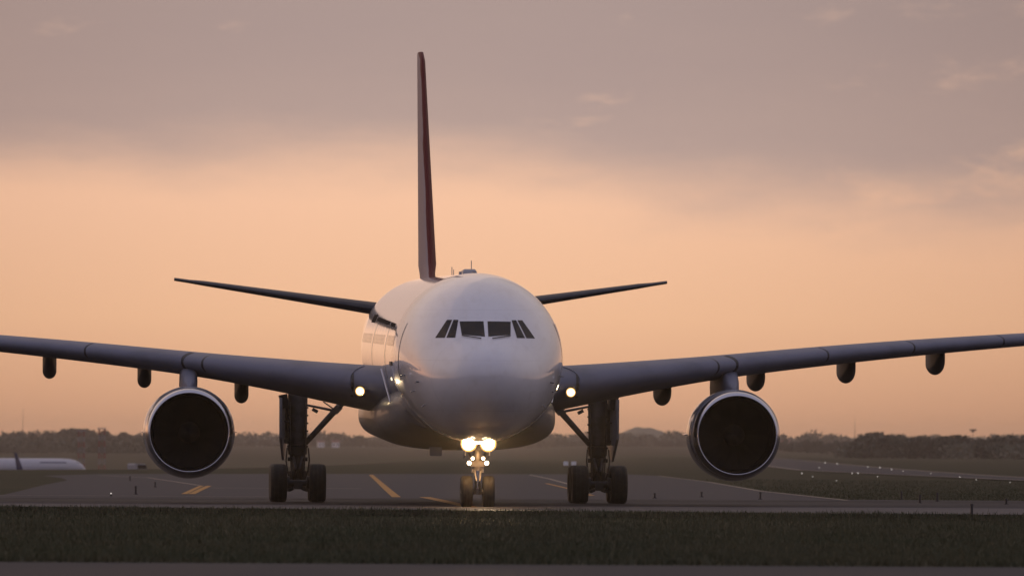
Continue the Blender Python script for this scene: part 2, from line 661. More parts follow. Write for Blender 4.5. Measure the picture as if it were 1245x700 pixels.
# far hills closing the view
def hill(name, cx, Y, w, h, depth, base=4.0, soft=1.0, power=1.4):
    mb = MB()
    nx, ny = 60, 10
    vs, fs = [], []
    ph = rng.uniform(0, 6, 4)
    for j in range(ny + 1):
        v = j / ny
        for i in range(nx + 1):
            u = i / nx
            x = cx + (u - .5) * w
            y = Y + (v - .5) * depth
            prof = math.sin(math.pi * u) ** power * math.sin(math.pi * v)
            wob = 1 + soft * (.12 * math.sin(9 * u + ph[0]) + .07 * math.sin(23 * u + ph[1]) + .05 * math.sin(51 * u + ph[2]))
            vs.append((x, y, base - 2 + (h + 2) * prof * wob))
    for j in range(ny):
        for i in range(nx):
            a = j * (nx + 1) + i
            fs.append((a, a + 1, a + nx + 2, a + nx + 1))
    mb.add(vs, fs)
    return tag(mb.build(name, MT['leaf'], recalc=False), kind='structure')


hill('hill', (784 - 622.5) / FPX * 8200, 8200, 125, 30.0, 400, soft=.3, power=1.0)
hill('hill', 0, 8900, 4200, 22.0, 600)

# ------------------------------------------------------------------ haze (the air)
hz = MB()
hz.box((0, 1700, 17.5), (10200, 15800, 47))
hzo = hz.build('haze', bpy.data.materials.new("evening_haze"), smooth=False)
tag(hzo, kind='stuff')
hm = hzo.data.materials[0]
hm.use_nodes = True
hm.node_tree.nodes.clear()
k = G(hm.node_tree)
pv = k.n('ShaderNodeVolumePrincipled')
pv.inputs['Color'].default_value = (0.92, 0.86, 0.82, 1)
pv.inputs['Density'].default_value = 0.00006
pv.inputs['Anisotropy'].default_value = 0.78
ho = k.n('ShaderNodeOutputMaterial')
k.l(pv.outputs[0], ho.inputs['Volume'])
hzo.display_type = 'WIRE'

# =================================================================== THE AIRLINER
# plane frame: x to its side (right in the photo), y aft from the nose tip, z above the ground
YAW = 0.0538
NG_Y = 6.9
plane = empty('airliner', (-0.737 - NG_Y * math.sin(YAW), 234.0 + NG_Y * math.cos(YAW), 0.0), YAW)
tag(plane, 'large white twin engine airliner facing us on the taxiway with landing lights on', 'airliner')


def ax(y):
    return 4.95 + 0.0197 * (y - 8.0)


def pchip(xs, ys):
    xs, ys = np.array(xs, float), np.array(ys, float)
    h = np.diff(xs)
    d = np.diff(ys) / h
    mm = np.zeros(len(xs))
    for i in range(1, len(xs) - 1):
        if d[i - 1] * d[i] > 0:
            w1, w2 = 2 * h[i] + h[i - 1], h[i] + 2 * h[i - 1]
            mm[i] = (w1 + w2) / (w1 / d[i - 1] + w2 / d[i])
    mm[0], mm[-1] = d[0], d[-1]

    def f(x):
        i = int(np.clip(np.searchsorted(xs, x) - 1, 0, len(h) - 1))
        t = (x - xs[i]) / h[i]
        return float((2 * t**3 - 3 * t**2 + 1) * ys[i] + (t**3 - 2 * t**2 + t) * h[i] * mm[i]
                     + (-2 * t**3 + 3 * t**2) * ys[i + 1] + (t**3 - t**2) * h[i] * mm[i + 1])
    return f


_Y = [0, .12, .4, .9, 1.5, 2.2, 3.0, 4.0, 5.2, 6.6, 8.4, 38, 42, 46, 50, 54, 57.5, 58.8]
_W = [0, .50, .93, 1.36, 1.72, 2.03, 2.29, 2.51, 2.68, 2.78, 2.82, 2.82, 2.70, 2.35, 1.75, 1.1, .5, .2]
_T = [-.50, -.06, .22, .50, .80, 1.22, 1.72, 2.20, 2.56, 2.75, 2.82, 2.82, 2.82, 2.78, 2.66, 2.4, 2.0, 1.75]
_B = [-.50, -.95, -1.35, -1.72, -2.02, -2.25, -2.45, -2.62, -2.74, -2.80, -2.82, -2.82, -2.30, -1.4, -.35, .6, 1.25, 1.4]
_q = [math.sqrt(v) for v in _Y]
fW, fT, fB = pchip(_q, _W), pchip(_q, _T), pchip(_q, _B)


def sec(y):
    q = math.sqrt(max(y, 0))
    w, t, b = fW(q), fT(q), fB(q)
    return w, (t - b) / 2, ax(y) + (t + b) / 2      # half width, half height, centre z


def P(x, y, z):
    return Vector((x, y - NG_Y, z))


def fuselage():
    qs = list(np.linspace(0.02, math.sqrt(8.4), 60)) + list(np.sqrt(np.linspace(9.2, 38, 30))) + list(np.sqrt(np.linspace(38.7, 58.8, 36)))
    n = 128
    rings = []
    for q in qs:
        y = q * q
        w, h, zc = sec(y)
        rings.append([P(w * math.sin(2 * math.pi * i / n), y, zc + h * math.cos(2 * math.pi * i / n)) for i in range(n)])
    mb = MB()
    mb.loft(rings)
    return mb.build('fuselage', MT['skin'], plane, angle=60)


fus = fuselage()


def front_y(x, z):
    """y at which the nose surface is met by a line parallel to the axis"""
    lo, hi = 0.0, 9.0
    def ins(y):
        w, h, zc = sec(y)
        return (x / w) ** 2 + ((z - zc) / h) ** 2 <= 1 if w > 1e-4 else False
    if not ins(hi):
        return hi
    for _ in range(50):
        md = (lo + hi) / 2
        if ins(md):
            hi = md
        else:
            lo = md
    return hi


def nrm(x, y, z):
    w, h, zc = sec(y)
    w2, h2, zc2 = sec(y + .02)
    g0 = (x / w) ** 2 + ((z - zc) / h) ** 2
    g1 = (x / w2) ** 2 + ((z - zc2) / h2) ** 2
    return Vector((2 * x / w**2, (g1 - g0) / .02, 2 * (z - zc) / h**2)).normalized()


def nose_patch(name, poly, m_, off=0.008, n=10):
    """quad given in front view (x, z rel axis at y=2.2), laid on the nose skin"""
    mb = MB()
    vs = []
    a, b, c, d = [Vector((p[0], p[1])) for p in poly]
    for j in range(n + 1):
        for i in range(n + 1):
            u, v = i / n, j / n
            p = (a * (1 - u) + b * u) * (1 - v) + (d * (1 - u) + c * u) * v
            z = p.y + ax(2.2)
            y = front_y(p.x, z)
            q = P(p.x, y, z) + nrm(p.x, y, z) * off
            vs.append(q)
    fs = [(j * (n + 1) + i, j * (n + 1) + i + 1, (j + 1) * (n + 1) + i + 1, (j + 1) * (n + 1) + i) for j in range(n) for i in range(n)]
    mb.add(vs, fs)
    o = mb.build(name, m_, plane)
    ctr = sum((v.co for v in o.data.vertices), Vector()) / len(o.data.vertices)
    if sum(p.normal.y for p in o.data.polygons) > 0:
        o.data.flip_normals()
    return o


for s in (-1, 1):
    for poly, nm in (
        ([(.055, .765), (.79, .83), (.83, 1.27), (.065, 1.275)], 'windscreen'),
        ([(1.00, .735), (1.275, .735), (1.015, 1.325), (.865, 1.32)], 'cockpit_window'),
        ([(1.325, .735), (1.62, .735), (1.225, 1.325), (1.06, 1.325)], 'cockpit_window'),
    ):
        nose_patch(nm, [(s * p[0], p[1] - .055) for p in poly], MT['glass'])
    # wiper lying under each windscreen
    mb = MB()
    pts = []
    for u in np.linspace(0, 1, 7):
        x, z = s * (.78 - .60 * u), .735 - .10 * u + ax(2.2)
        y = front_y(x, z)
        pts.append(P(x, y, z) + nrm(x, y, z) * .03)
    for a, b in zip(pts[:-1], pts[1:]):
        mb.tube(a, b, .018, n=6)
    mb.build('wiper', MT['black'], plane)


def flank_patch(y0, y1, z0, z1, s, off, ny=4, nz=4):
    """patch on the fuselage side; z relative to the axis"""
    vs = []
    for j in range(nz + 1):
        for i in range(ny + 1):
            y = y0 + (y1 - y0) * i / ny
            z = ax(y) + z0 + (z1 - z0) * j / nz
            w, h, zc = sec(y)
            x = s * w * math.sqrt(max(0, 1 - ((z - zc) / h) ** 2))
            vs.append(P(x, y, z) + nrm(x, y, z) * off)
    fs = [(j * (ny + 1) + i, j * (ny + 1) + i + 1, (j + 1) * (ny + 1) + i + 1, (j + 1) * (ny + 1) + i) for j in range(nz) for i in range(ny)]
    return vs, fs


for s in (-1, 1):
    for yw in np.concatenate([np.arange(7.6, 13.6, .56), np.arange(16.4, 26.5, .56), np.arange(29, 38.6, .56)]):
        mb = MB()
        mb.add(*flank_patch(yw, yw + .25, .38, .72, s, .008, 2, 3))
        mb.build('cabin_window', MT['glass'], plane)
    for yd in (5.4, 14.4, 27.2, 41.2):
        mb = MB()
        mb.add(*flank_patch(yd, yd + 1.05, -.75, 1.15, s, .014, 3, 10))
        mb.build('cabin_door', MT['skin'], plane)
    # dark titles along the upper flank, unreadable at this angle
    mb = MB()
    yy = 10.5
    while yy < 29:
        l_ = 1.0
        k_ = (yy - 10.5) / 20
        mb.add(*flank_patch(yy, yy + l_ + .001, 1.0 + .2 * k_, 1.12 + .22 * k_, s, .01, 3, 4))
        yy += l_
    mb.add(*flank_patch(31, 34.5, 1.12, 1.4, s, .012, 6, 6))
    mb.build('flank_titles', MT['letter'], plane)
    # static plate at the edge of the lower lobe
    mb = MB()
    mb.add(*flank_patch(8.0, 9.6, -.28, -.14, s, .03, 3, 3))
    mb.build('static_plate', MT['black'], plane)

for s in (-1, 1):
    for y, z in ((2.6, -.75), (3.4, -1.05), (4.3, -.55), (3.0, -1.5)):
        w_, h_, zc = sec(y)
        zz = ax(y) + z
        x = s * w_ * math.sqrt(max(0, 1 - ((zz - zc) / h_) ** 2))
        p0 = P(x, y, zz)
        n_ = nrm(x, y, zz)
        mb = MB()
        mb.tube(p0 - n_ * .02, p0 + n_ * .14, .03, .018, 8)
        mb.tube(p0 + n_ * .13 + Vector((0, .02, 0)), p0 + n_ * .13 + Vector((0, -.26, 0)), .018, .012, 8)
        mb.build('air_probe', MT['steel'], plane)

# aerials on the crown
def crown(y):
    w, h, zc = sec(y)
    return zc + h


mb = MB()
zc_ = crown(13.5)
mb.loft([[P(x, y, zc_ + z) for x, y, z in pts] for pts in (
    [(-.26, 12.8, -.1), (.26, 12.8, -.1), (.26, 15.2, -.1), (-.26, 15.2, -.1)],
    [(-.24, 12.9, .05), (.24, 12.9, .05), (.24, 15.1, .05), (-.24, 15.1, .05)],
    [(-.19, 13.1, .15), (.19, 13.1, .15), (.19, 14.9, .15), (-.19, 14.9, .15)])])
mb.build('satellite_dome', MT['greypanel'], plane, bevel=.02)
for x, y, hgt, r in ((.22, 16.5, .5, .012), (-.42, 11.0, .11, .04), (.0, 10.2, .06, .05), (.35, 34, .4, .012), (.55, 37, .35, .012)):
    mb = MB()
    z = crown(y) - .04 * abs(x) / .3
    mb.loft([[P(x + a * r, y + b * r * 5, z + c) for a, b in ((-1, -1), (1, -1), (1, 1), (-1, 1))] for c in (-.06, hgt)])
    mb.build('blade_aerial', MT['greypanel'], plane, smooth=False)


# belly fairing between the wings
def belly():
    mb = MB()
    rings = []
    n = 72
    for y, k_ in [(12.2, .0), (12.8, .35), (13.6, .6), (14.8, .82), (16.2, .95), (18, 1), (24, 1), (30, 1), (33, .93), (36, .72), (38.5, .4), (40, .1)]:
        hw = 2.2 + .97 * k_
        zb = ax(y) - 2.82 + .30 - .74 * k_
        zt = 4.15
        zc, hh = (zb + zt) / 2, (zt - zb) / 2
        r = []
        for i in range(n):
            t = 2 * math.pi * i / n
            c, s_ = math.cos(t), math.sin(t)
            e = 2 / 2.75
            r.append(P(hw * math.copysign(abs(s_) ** e, s_), y, zc + hh * math.copysign(abs(c) ** e, c)))
        rings.append(r)
    mb.loft(rings)
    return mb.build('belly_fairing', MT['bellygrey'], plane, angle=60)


belly()
mb = MB()
mb.box(P(-1.05, 15.0, 1.85), (.42, .7, .32))
mb.build('belly_scoop', MT['greypanel'], plane, bevel=.02)


# ---------------------------------------------------------------- wings
def foil(tc, n=22):
    """closed list of (u, v): trailing edge over the top to the nose and back underneath"""
    us = [(1 - math.cos(math.pi * i / n)) / 2 for i in range(n + 1)]
    th = lambda u: 5 * tc * (.2969 * math.sqrt(u) - .126 * u - .3516 * u**2 + .2843 * u**3 - .1015 * u**4)
    cb = lambda u: .012 * math.sin(math.pi * u)
    top = [(u, cb(u) + th(u)) for u in reversed(us)]
    bot = [(u, cb(u) - th(u)) for u in us[1:]]
    return top, bot


ST = [0, 2.4, 3.5, 6.4, 9.4, 12.5, 16.4, 21.2, 25.5, 29.4]
f_le = lambda a: 15.2 + (a - 2.82) * .62
f_ch = pchip(ST, [12.0, 10.9, 10.3, 8.7, 7.3, 6.55, 5.6, 4.45, 3.45, 2.5])
f_z = pchip(ST, [3.85, 4.05, 4.16, 4.52, 4.88, 5.22, 5.60, 6.00, 6.32, 6.60])
f_tc = pchip(ST, [.150, .148, .145, .128, .115, .11, .107, .103, .1, .1])
f_in = pchip(ST, [3.6, 3.6, 3.4, 2.6, 1.9, 1.5, 1.1, .6, .2, 0])


def wing_pt(a, u, v, s):
    c, i = f_ch(a), R(f_in(a))
    return P(s * a, f_le(a) + c * (u * math.cos(i) + v * math.sin(i)), f_z(a) + c * (v * math.cos(i) - u * math.sin(i)))


def wing(s):
    rings = []
    for a in list(np.linspace(1.5, 29.4, 40)):
        t, b = foil(f_tc(a))
        rings.append([wing_pt(a, u, v, s) for u, v in t + b[:-1]])
    mb = MB()
    mb.loft(rings)
    w = mb.build('wing', MT['grey'], plane, angle=50)
    # slats: thin shells proud of the leading edge, with open joints between them
    cuts = [(3.95, 8.95), (9.72, 13.03), (13.10, 16.3), (16.37, 19.75), (19.82, 23), (23.07, 26.2), (26.27, 29.2)]
    for a0, a1 in cuts:
        rings = []
        for a in np.linspace(a0, a1, 10):
            t, b = foil(f_tc(a), 30)
            sel = [p for p in t if p[0] <= .15] + [p for p in b if p[0] <= .055]
            c = f_ch(a)
            o = .03 / c
            pts = []
            for i, (u, v) in enumerate(sel):
                du = sel[min(i + 1, len(sel) - 1)][0] - sel[max(i - 1, 0)][0]
                dv = sel[min(i + 1, len(sel) - 1)][1] - sel[max(i - 1, 0)][1]
                ln = math.hypot(du, dv)
                pts.append((u + o * dv / ln, v - o * du / ln))
            rings.append([wing_pt(a - .42 * max(u, 0) * c, u, v, s) for u, v in pts])
        mb = MB()
        mb.loft(rings)
        mb.build('slat', MT['grey'], w, angle=50)
    for a0, a1 in ((8.95, 9.03), (9.64, 9.72), (13.03, 13.10), (16.3, 16.37), (19.75, 19.82), (23, 23.07)):
        rings = []
        for a in (a0, a1):
            t, b = foil(f_tc(a), 30)
            sel = [p for p in t if p[0] <= .15] + [p for p in b if p[0] <= .055]
            rings.append([wing_pt(a - .42 * u * f_ch(a), u - .012 / f_ch(a) * (1 - u * 6), v + (.012 / f_ch(a) if v > 0 else -.012 / f_ch(a)), s) for u, v in sel])
        mb = MB()
        mb.loft(rings)
        mb.build('slat_seal', MT['black'], w, smooth=False)
    # flap track fairings
    for a0_, zb in ((7.75, 3.52), (11.2, 4.06), (14.6, 4.38), (18.0, 4.72), (22.3, 5.12), (25.6, 5.45)):
        a = a0_ - .24
        c = f_ch(a)
        y0, y1 = f_le(a) + .58 * c, f_le(a) + c + 2.2
        wl = f_z(a) - .02 * c
        rings = []
        for k_ in np.linspace(0, 1, 22):
            bul = max(.02, math.sin(math.pi * min(1, k_ * .98 + .01)) ** .55)
            y = y0 + (y1 - y0) * k_
            zt = wl - .1 - .25 * k_
            zbm = zt - (zt - zb) * bul
            zc, hh, hw = (zt + zbm) / 2, (zt - zbm) / 2, .05 + .20 * bul
            r = []
            zs = zbm + min(zt - zbm, hw * 1.15)
            for i in range(17):                # flat sides and a round keel
                t = math.pi * i / 16
                r.append(P(s * a + hw * math.cos(t), y, zs - (zs - zbm) * math.sin(t)))
            r.append(P(s * a - hw, y, zt + .15))
            r.append(P(s * a + hw, y, zt + .15))
            rings.append(r)
        mb = MB()
        mb.loft(rings)
        mb.build('flap_track_fairing', MT['tailgrey'], w, angle=60)
    # winglet at the tip
    mb = MB()
    rings = []
    for a, h_, c, dy in ((0, 0, 2.5, 0), (.35, .25, 2.2, .35), (.62, .8, 1.7, .9), (.85, 1.6, 1.1, 1.6), (.95, 2.1, .7, 2.05)):
        t, b = foil(.09, 10)
        rings.append([P(s * (29.4 + a) - s * v * c * min(1, h_ * 1.4), f_le(29.4) + dy + u * c,
                        f_z(29.4) + h_ + v * c * (1 - min(1, h_ * 1.4))) for u, v in t + b[:-1]])
    mb.loft(rings)
    mb.build('winglet', MT['grey'], w, angle=50)
    # wing root landing light: dark recess, lamp
    a = 3.62
    q = wing_pt(a, 0.0, -.012, s)
    mb = MB()
    mb.lathe([(.16, 0.001), (.16, .155), (-.05, .165), (-.07, .20), (.2, .22)], q + Vector((0, -.03, -.16)), n=32)
    mb.build('lamp_housing', MT['black'], w)
    mb = MB()
    mb.lathe([(0, .0005), (-.02, .07), (.0, .115)], q + Vector((0, -.075, -.16)), n=32)
    mb.build('landing_light', MT['lamp_wing'], w)
    mb = MB()
    mb.lathe([(0, .115), (-.02, .13), (-.03, .155)], q + Vector((0, -.075, -.16)), n=32)
    mb.build('lamp_glow_ring', MT['lamp_ring'], w)
    # dark slot beside the lamp where the inboard slat ends
    mb = MB()
    rings = []
    for da in (.20, .29):
        t, b = foil(f_tc(a + da), 30)
        sel = [p for p in t if p[0] <= .05] + [p for p in b if p[0] <= .09]
        c = f_ch(a)
        rings.append([wing_pt(a + da, u - .0022, v, s) for u, v in sel])
    mb.loft(rings)
    mb.build('slat_slot', MT['black'], w, smooth=False)
    return w


wings = {s: wing(s) for s in (-1, 1)}
for s in (-1, 1):
    # root light and bright trim on the fuselage side
    mb = MB()
    x, y = s * 2.72, 11.6
    w_, h_, zc = sec(y)
    z = 4.22
    mb.lathe([(0, .0005), (-.03, .06), (0, .09)], P(s * 2.66, 10.7, 4.28), n=24)
    mb.build('root_light', emit("root_lamp", (1, .80, .50), 2.2), plane)
    mb = MB()
    pts = [P(s * (3.02 - .30 * u), 12.2 - .5 * u, 4.62 - 1.12 * u) for u in np.linspace(0, 1, 8)]
    for a, b in zip(pts[:-1], pts[1:]):
        mb.tube(a, b, .035, n=8)
    mb.build('root_trim', MT['lip'], plane)


# ---------------------------------------------------------------- engines
def engine(s):
    X, Z, Y0 = s * 9.44, 2.46, 16.6
    C = P(X, Y0, Z)
    mb = MB()
    mb.lathe([(.42, 1.508), (.6, 1.535), (1.0, 1.575), (1.7, 1.595), (2.6, 1.57), (3.6, 1.47), (4.6, 1.28), (5.2, 1.12), (5.19, 1.08), (4.4, 1.1)], C, n=96)
    nac = mb.build('engine', MT['cowl'], plane, angle=60)
    mb = MB()
    prof = []
    for t in np.linspace(0, math.pi, 25):      # rounded lip, blunt outside and tight inside
        cs, sn = math.cos(t), math.sin(t)
        prof.append((.42 * (1 - sn) if cs > 0 else .20 * (1 - sn), 1.355 + (.155 if cs > 0 else .05) * cs))
    prof += [(.32, 1.29)]
    mb.lathe(prof, C, n=96)
    mb.build('inlet_lip', MT['lip'], nac, angle=80)
    mb = MB()
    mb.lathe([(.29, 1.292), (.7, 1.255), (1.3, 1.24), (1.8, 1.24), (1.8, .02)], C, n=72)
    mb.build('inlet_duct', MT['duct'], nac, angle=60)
    mb = MB()
    nb = 26
    for i in range(nb):
        vs = []
        for r in np.linspace(.36, 1.225, 7):
            tw = R(25 + 38 * (r - .36) / .87)
            for e in (-1, 1):
                ch = (.13 + .06 * r) * e
                th = 2 * math.pi * i / nb + ch * math.sin(tw) / r
                vs.append(C + Vector((r * math.sin(th), 1.42 + ch * math.cos(tw), r * math.cos(th))))
        mb.add(vs, [(j * 2, j * 2 + 1, j * 2 + 3, j * 2 + 2) for j in range(6)])
    mb.build('fan', MT['fan'], nac, recalc=False)
    mb = MB()
    mb.lathe([(.78, .003), (.88, .1), (1.05, .23), (1.3, .37), (1.6, .40)], C, n=40)
    mb.build('spinner', MT['fan'], nac, angle=60)
    mb = MB()
    mb.lathe([(4.2, 1.0), (5.4, .86), (6.6, .62), (6.58, .55), (6.2, .5), (7.2, .05)], C, n=48)
    mb.build('exhaust_nozzle', MT['steel'], nac)
    for t in (-1, 1):                          # strakes on the cowl sides
        mb = MB()
        mb.loft([[C + Vector((t * x, y, z)) for x, y, z in q_] for q_ in (
            [(1.5, .9, .02), (1.5, 3.1, .05), (1.5, 3.1, -.02), (1.5, .9, -.02)],
            [(1.66, 2.0, .02), (1.68, 3.0, .035), (1.68, 3.0, 0), (1.66, 2.0, 0)])])
        mb.build('cowl_strake', MT['cowl'], nac, smooth=False)
    # pylon
    mb = MB()
    rings = []
    for y, hw, zb, zt in ((18.0, .06, Z + 1.45, Z + 1.60), (18.5, .20, Z + 1.35, Z + 1.80), (19.4, .29, Z + 1.2, 4.60),
                          (20.4, .31, Z + 1.0, 5.02), (22, .32, Z + .9, 4.9), (25, .28, Z + 1.1, 4.75), (27.0, .08, 4.2, 4.6)):
        r = []
        for i in range(20):
            t = 2 * math.pi * i / 20
            c, s_ = math.cos(t), math.sin(t)
            e = 2 / 3.2
            r.append(P(X + hw * math.copysign(abs(s_) ** e, s_), y, (zb + zt) / 2 + (zt - zb) / 2 * math.copysign(abs(c) ** e, c)))
        rings.append(r)
    mb.loft(rings)
    mb.build('pylon', MT['grey'], nac, angle=60)
    return nac


for s in (-1, 1):
    engine(s)

# ---------------------------------------------------------------- tail
def tailplane(s):
    rings = []
    for u in np.linspace(0, 1, 16):
        a = .8 + (9.72 - .8) * u
        z = 7.34 + (a - 2.05) * .160
        le = 46.2 + (a - 1) * .72
        c = 5.6 - 3.6 * u
        if u > .93:
            c *= .8
            le += .35
        t, b = foil(.10 - .02 * u, 14)
        rings.append([P(s * a, le + c * q[0], z + c * q[1]) for q in t + b[:-1]])
    mb = MB()
    mb.loft(rings)
    return mb.build('tailplane', MT['tailgrey'], plane, angle=50)


for s in (-1, 1):
    tailplane(s)


def fin():
    rings = []
    z0, z1 = 7.9, 17.66
    for u in np.linspace(0, 1, 26):
        z = z0 + (z1 - z0) * u
        le = 43.6 + 9.6 * u
        te = 53.2 + 4.0 * u
        if u < .12:
            le -= 2.6 * (1 - u / .12) ** 2
        if u > .96:
            le += .8 * (u - .96) / .04
        c = te - le
        th = .092 - .004 * u
        t, b = foil(th * 7.0 / max(c, 3) if u < .12 else th, 18)
        rings.append([P(.78 * c * (q[1] - .010 * math.sin(math.pi * q[0])), le + c * q[0], z) for q in t + b[:-1]])
    mb = MB()
    mb.loft(rings)
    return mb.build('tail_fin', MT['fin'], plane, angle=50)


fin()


# ---------------------------------------------------------------- landing gear
def wheel(c, r, w, parent, n=40):
    mb = MB()
    sh = .045 * (r / .6)
    prof = [(-w * .36, r * .52), (-w * .46, r * .60), (-w * .5, r * .74), (-w * .48, r * .88), (-w * .40, r * .96), (-w * .27, r),
            (-w * .26, r - .012), (-w * .23, r - .012), (-w * .22, r), (-w * .02, r), (-w * .01, r - .012), (w * .01, r - .012), (w * .02, r),
            (w * .22, r), (w * .23, r - .012), (w * .26, r - .012),
            (w * .27, r), (w * .40, r * .96), (w * .48, r * .88), (w * .5, r * .74), (w * .46, r * .60), (w * .36, r * .52)]
    mb.lathe(prof, c, 'X', n)
    mb.lathe([(-w * .36, r * .53), (-w * .30, r * .40), (-w * .22, r * .18), (-w * .3, .01)], c, 'X', n, 1)
    mb.lathe([(w * .36, r * .53), (w * .30, r * .40), (w * .22, r * .18), (w * .3, .01)], c, 'X', n, 1)
    return mb.build('wheel', [MT['tyre'], MT['rim']], parent, angle=30)


def main_gear(s):
    X, Y = s * 5.42, 28.9
    mb = MB()
    mb.tube(P(X, Y + .1, 4.1), P(X, Y, 2.05), .36, .33, 24)
    mb.tube(P(X, Y, 2.05), P(X, Y, 1.72), .36, .34, 24)
    mb.tube(P(X, Y, 1.80), P(X, Y, .95), .26, .26, 20)
    mb.tube(P(X, Y, 1.72), P(X, Y, 1.62), .30, .27, 20)
    mb.tube(P(X - .36, Y - .1, 1.55), P(X + .36, Y - .1, 1.55), .075, n=10)
    mb.tube(P(X, Y, 1.12), P(X, Y, .5), .36, .30, 20)
    # torque links ahead of the leg
    for t in (-1, 1):
        mb.tube(P(X + t * .16, Y - .34, 1.62), P(X + t * .06, Y - .62, 1.18), .055, .045, 8)
        mb.tube(P(X + t * .16, Y - .34, .82), P(X + t * .06, Y - .62, 1.18), .055, .045, 8)
        mb.tube(P(X + t * .30, Y - .2, 3.6), P(X + t * .27, Y - .3, 1.95), .03, .03, 8)
        mb.tube(P(X + t * .27, Y - .3, 1.95), P(X + t * .22, Y - .5, .8), .022, .022, 8)
    for t in (-1, 1):                          # hoses and harness clips
        for q_ in range(6):
            z_ = 3.4 - q_ * .28
            mb.box(P(X + t * .33, Y - .12, z_), (.10, .10, .06))
        pts = [P(X + t * .38, Y - .25, 1.95), P(X + t * .42, Y - .35, 1.5), P(X + t * .36, Y - .4, 1.1), P(X + t * .28, Y - .35, .85)]
        for a_, b_ in zip(pts[:-1], pts[1:]):
            mb.tube(a_, b_, .028, n=8)
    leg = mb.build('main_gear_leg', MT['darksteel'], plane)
    mb = MB()
    mb.box(P(X, Y, .62), (.30, 2.3, .30))
    for dy in (-.99, .99):
        mb.tube(P(X - .95, Y + dy, .69), P(X + .95, Y + dy, .69), .12, n=16)
        for t in (-1, 1):
            mb.tube(P(X + t * .30, Y + dy, .69), P(X + t * .48, Y + dy, .69), .26, .24, 20)
            mb.tube(P(X + t * .17, Y + dy - .22, .5), P(X + t * .36, Y + dy - .22, .43), .07, n=8)
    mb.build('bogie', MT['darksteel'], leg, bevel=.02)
    for dy in (-.99, .99):
        for dx in (-.70, .70):
            wheel(P(X + dx, Y + dy, .69), .69, .60, leg)
    # side stay and lock links running inboard
    mb = MB()
    a, b = P(X - s * .28, Y, 2.12), P(X - s * 1.75, Y - .1, 3.75)
    mb.tube(a, b, .10, .12, 12)
    mid = a.lerp(b, .72)
    for t in (-1, 1):
        mb.tube(mid + Vector((0, t * .12, 0)), P(X - s * .30, Y + t * .1, 3.50), .05, .04, 8)
        mb.tube(mid + Vector((0, t * .12, .03)), P(X - s * .92, Y + t * .1, 3.62), .025, .025, 6)
    mb.box(mid, (.34, .34, .22), Matrix.Rotation(s * .84, 3, 'Y'))
    mb.box(a.lerp(b, .8) + Vector((0, 0, -.1)), (.3, .2, .16), Matrix.Rotation(s * .84, 3, 'Y'))
    mb.box(P(X - s * .62, Y, 3.30), (.22, .2, .12), Matrix.Rotation(-s * .5, 3, 'Y'))
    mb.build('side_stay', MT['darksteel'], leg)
    # leg door hung outboard
    mb = MB()
    xo = X + s * .50
    sp = math.sin(R(7.0))
    outline = [(-1.25, 3.75), (.85, 3.75), (.85, 2.4), (.1, 1.72), (-.25, 1.50), (-1.2, 2.3)]
    mb.loft([[P(xo - s * sp * y + dx, Y + y, z) for y, z in outline] for dx in (-.045, .045)])
    mb.build('gear_door', MT['greypanel'], leg, smooth=False, bevel=.01)
    mb = MB()
    mb.box(P(X + s * .50, Y - .3, 3.62), (.30, 1.6, .50), Matrix.Rotation(s * .2, 3, 'Y'), taper=.7)
    mb.tube(P(X + s * .3, Y - .3, 2.9), P(xo, Y - .3, 2.9), .03, n=6)
    mb.box(P(X + s * .40, Y + .1, 2.85), (.22, .10, 1.5))
    mb.box(P(X + s * .38, Y - .15, 2.2), (.30, .12, .14))
    mb.build('gear_door_hinge', MT['darksteel'], leg)
    return leg


for s in (-1, 1):
    main_gear(s)


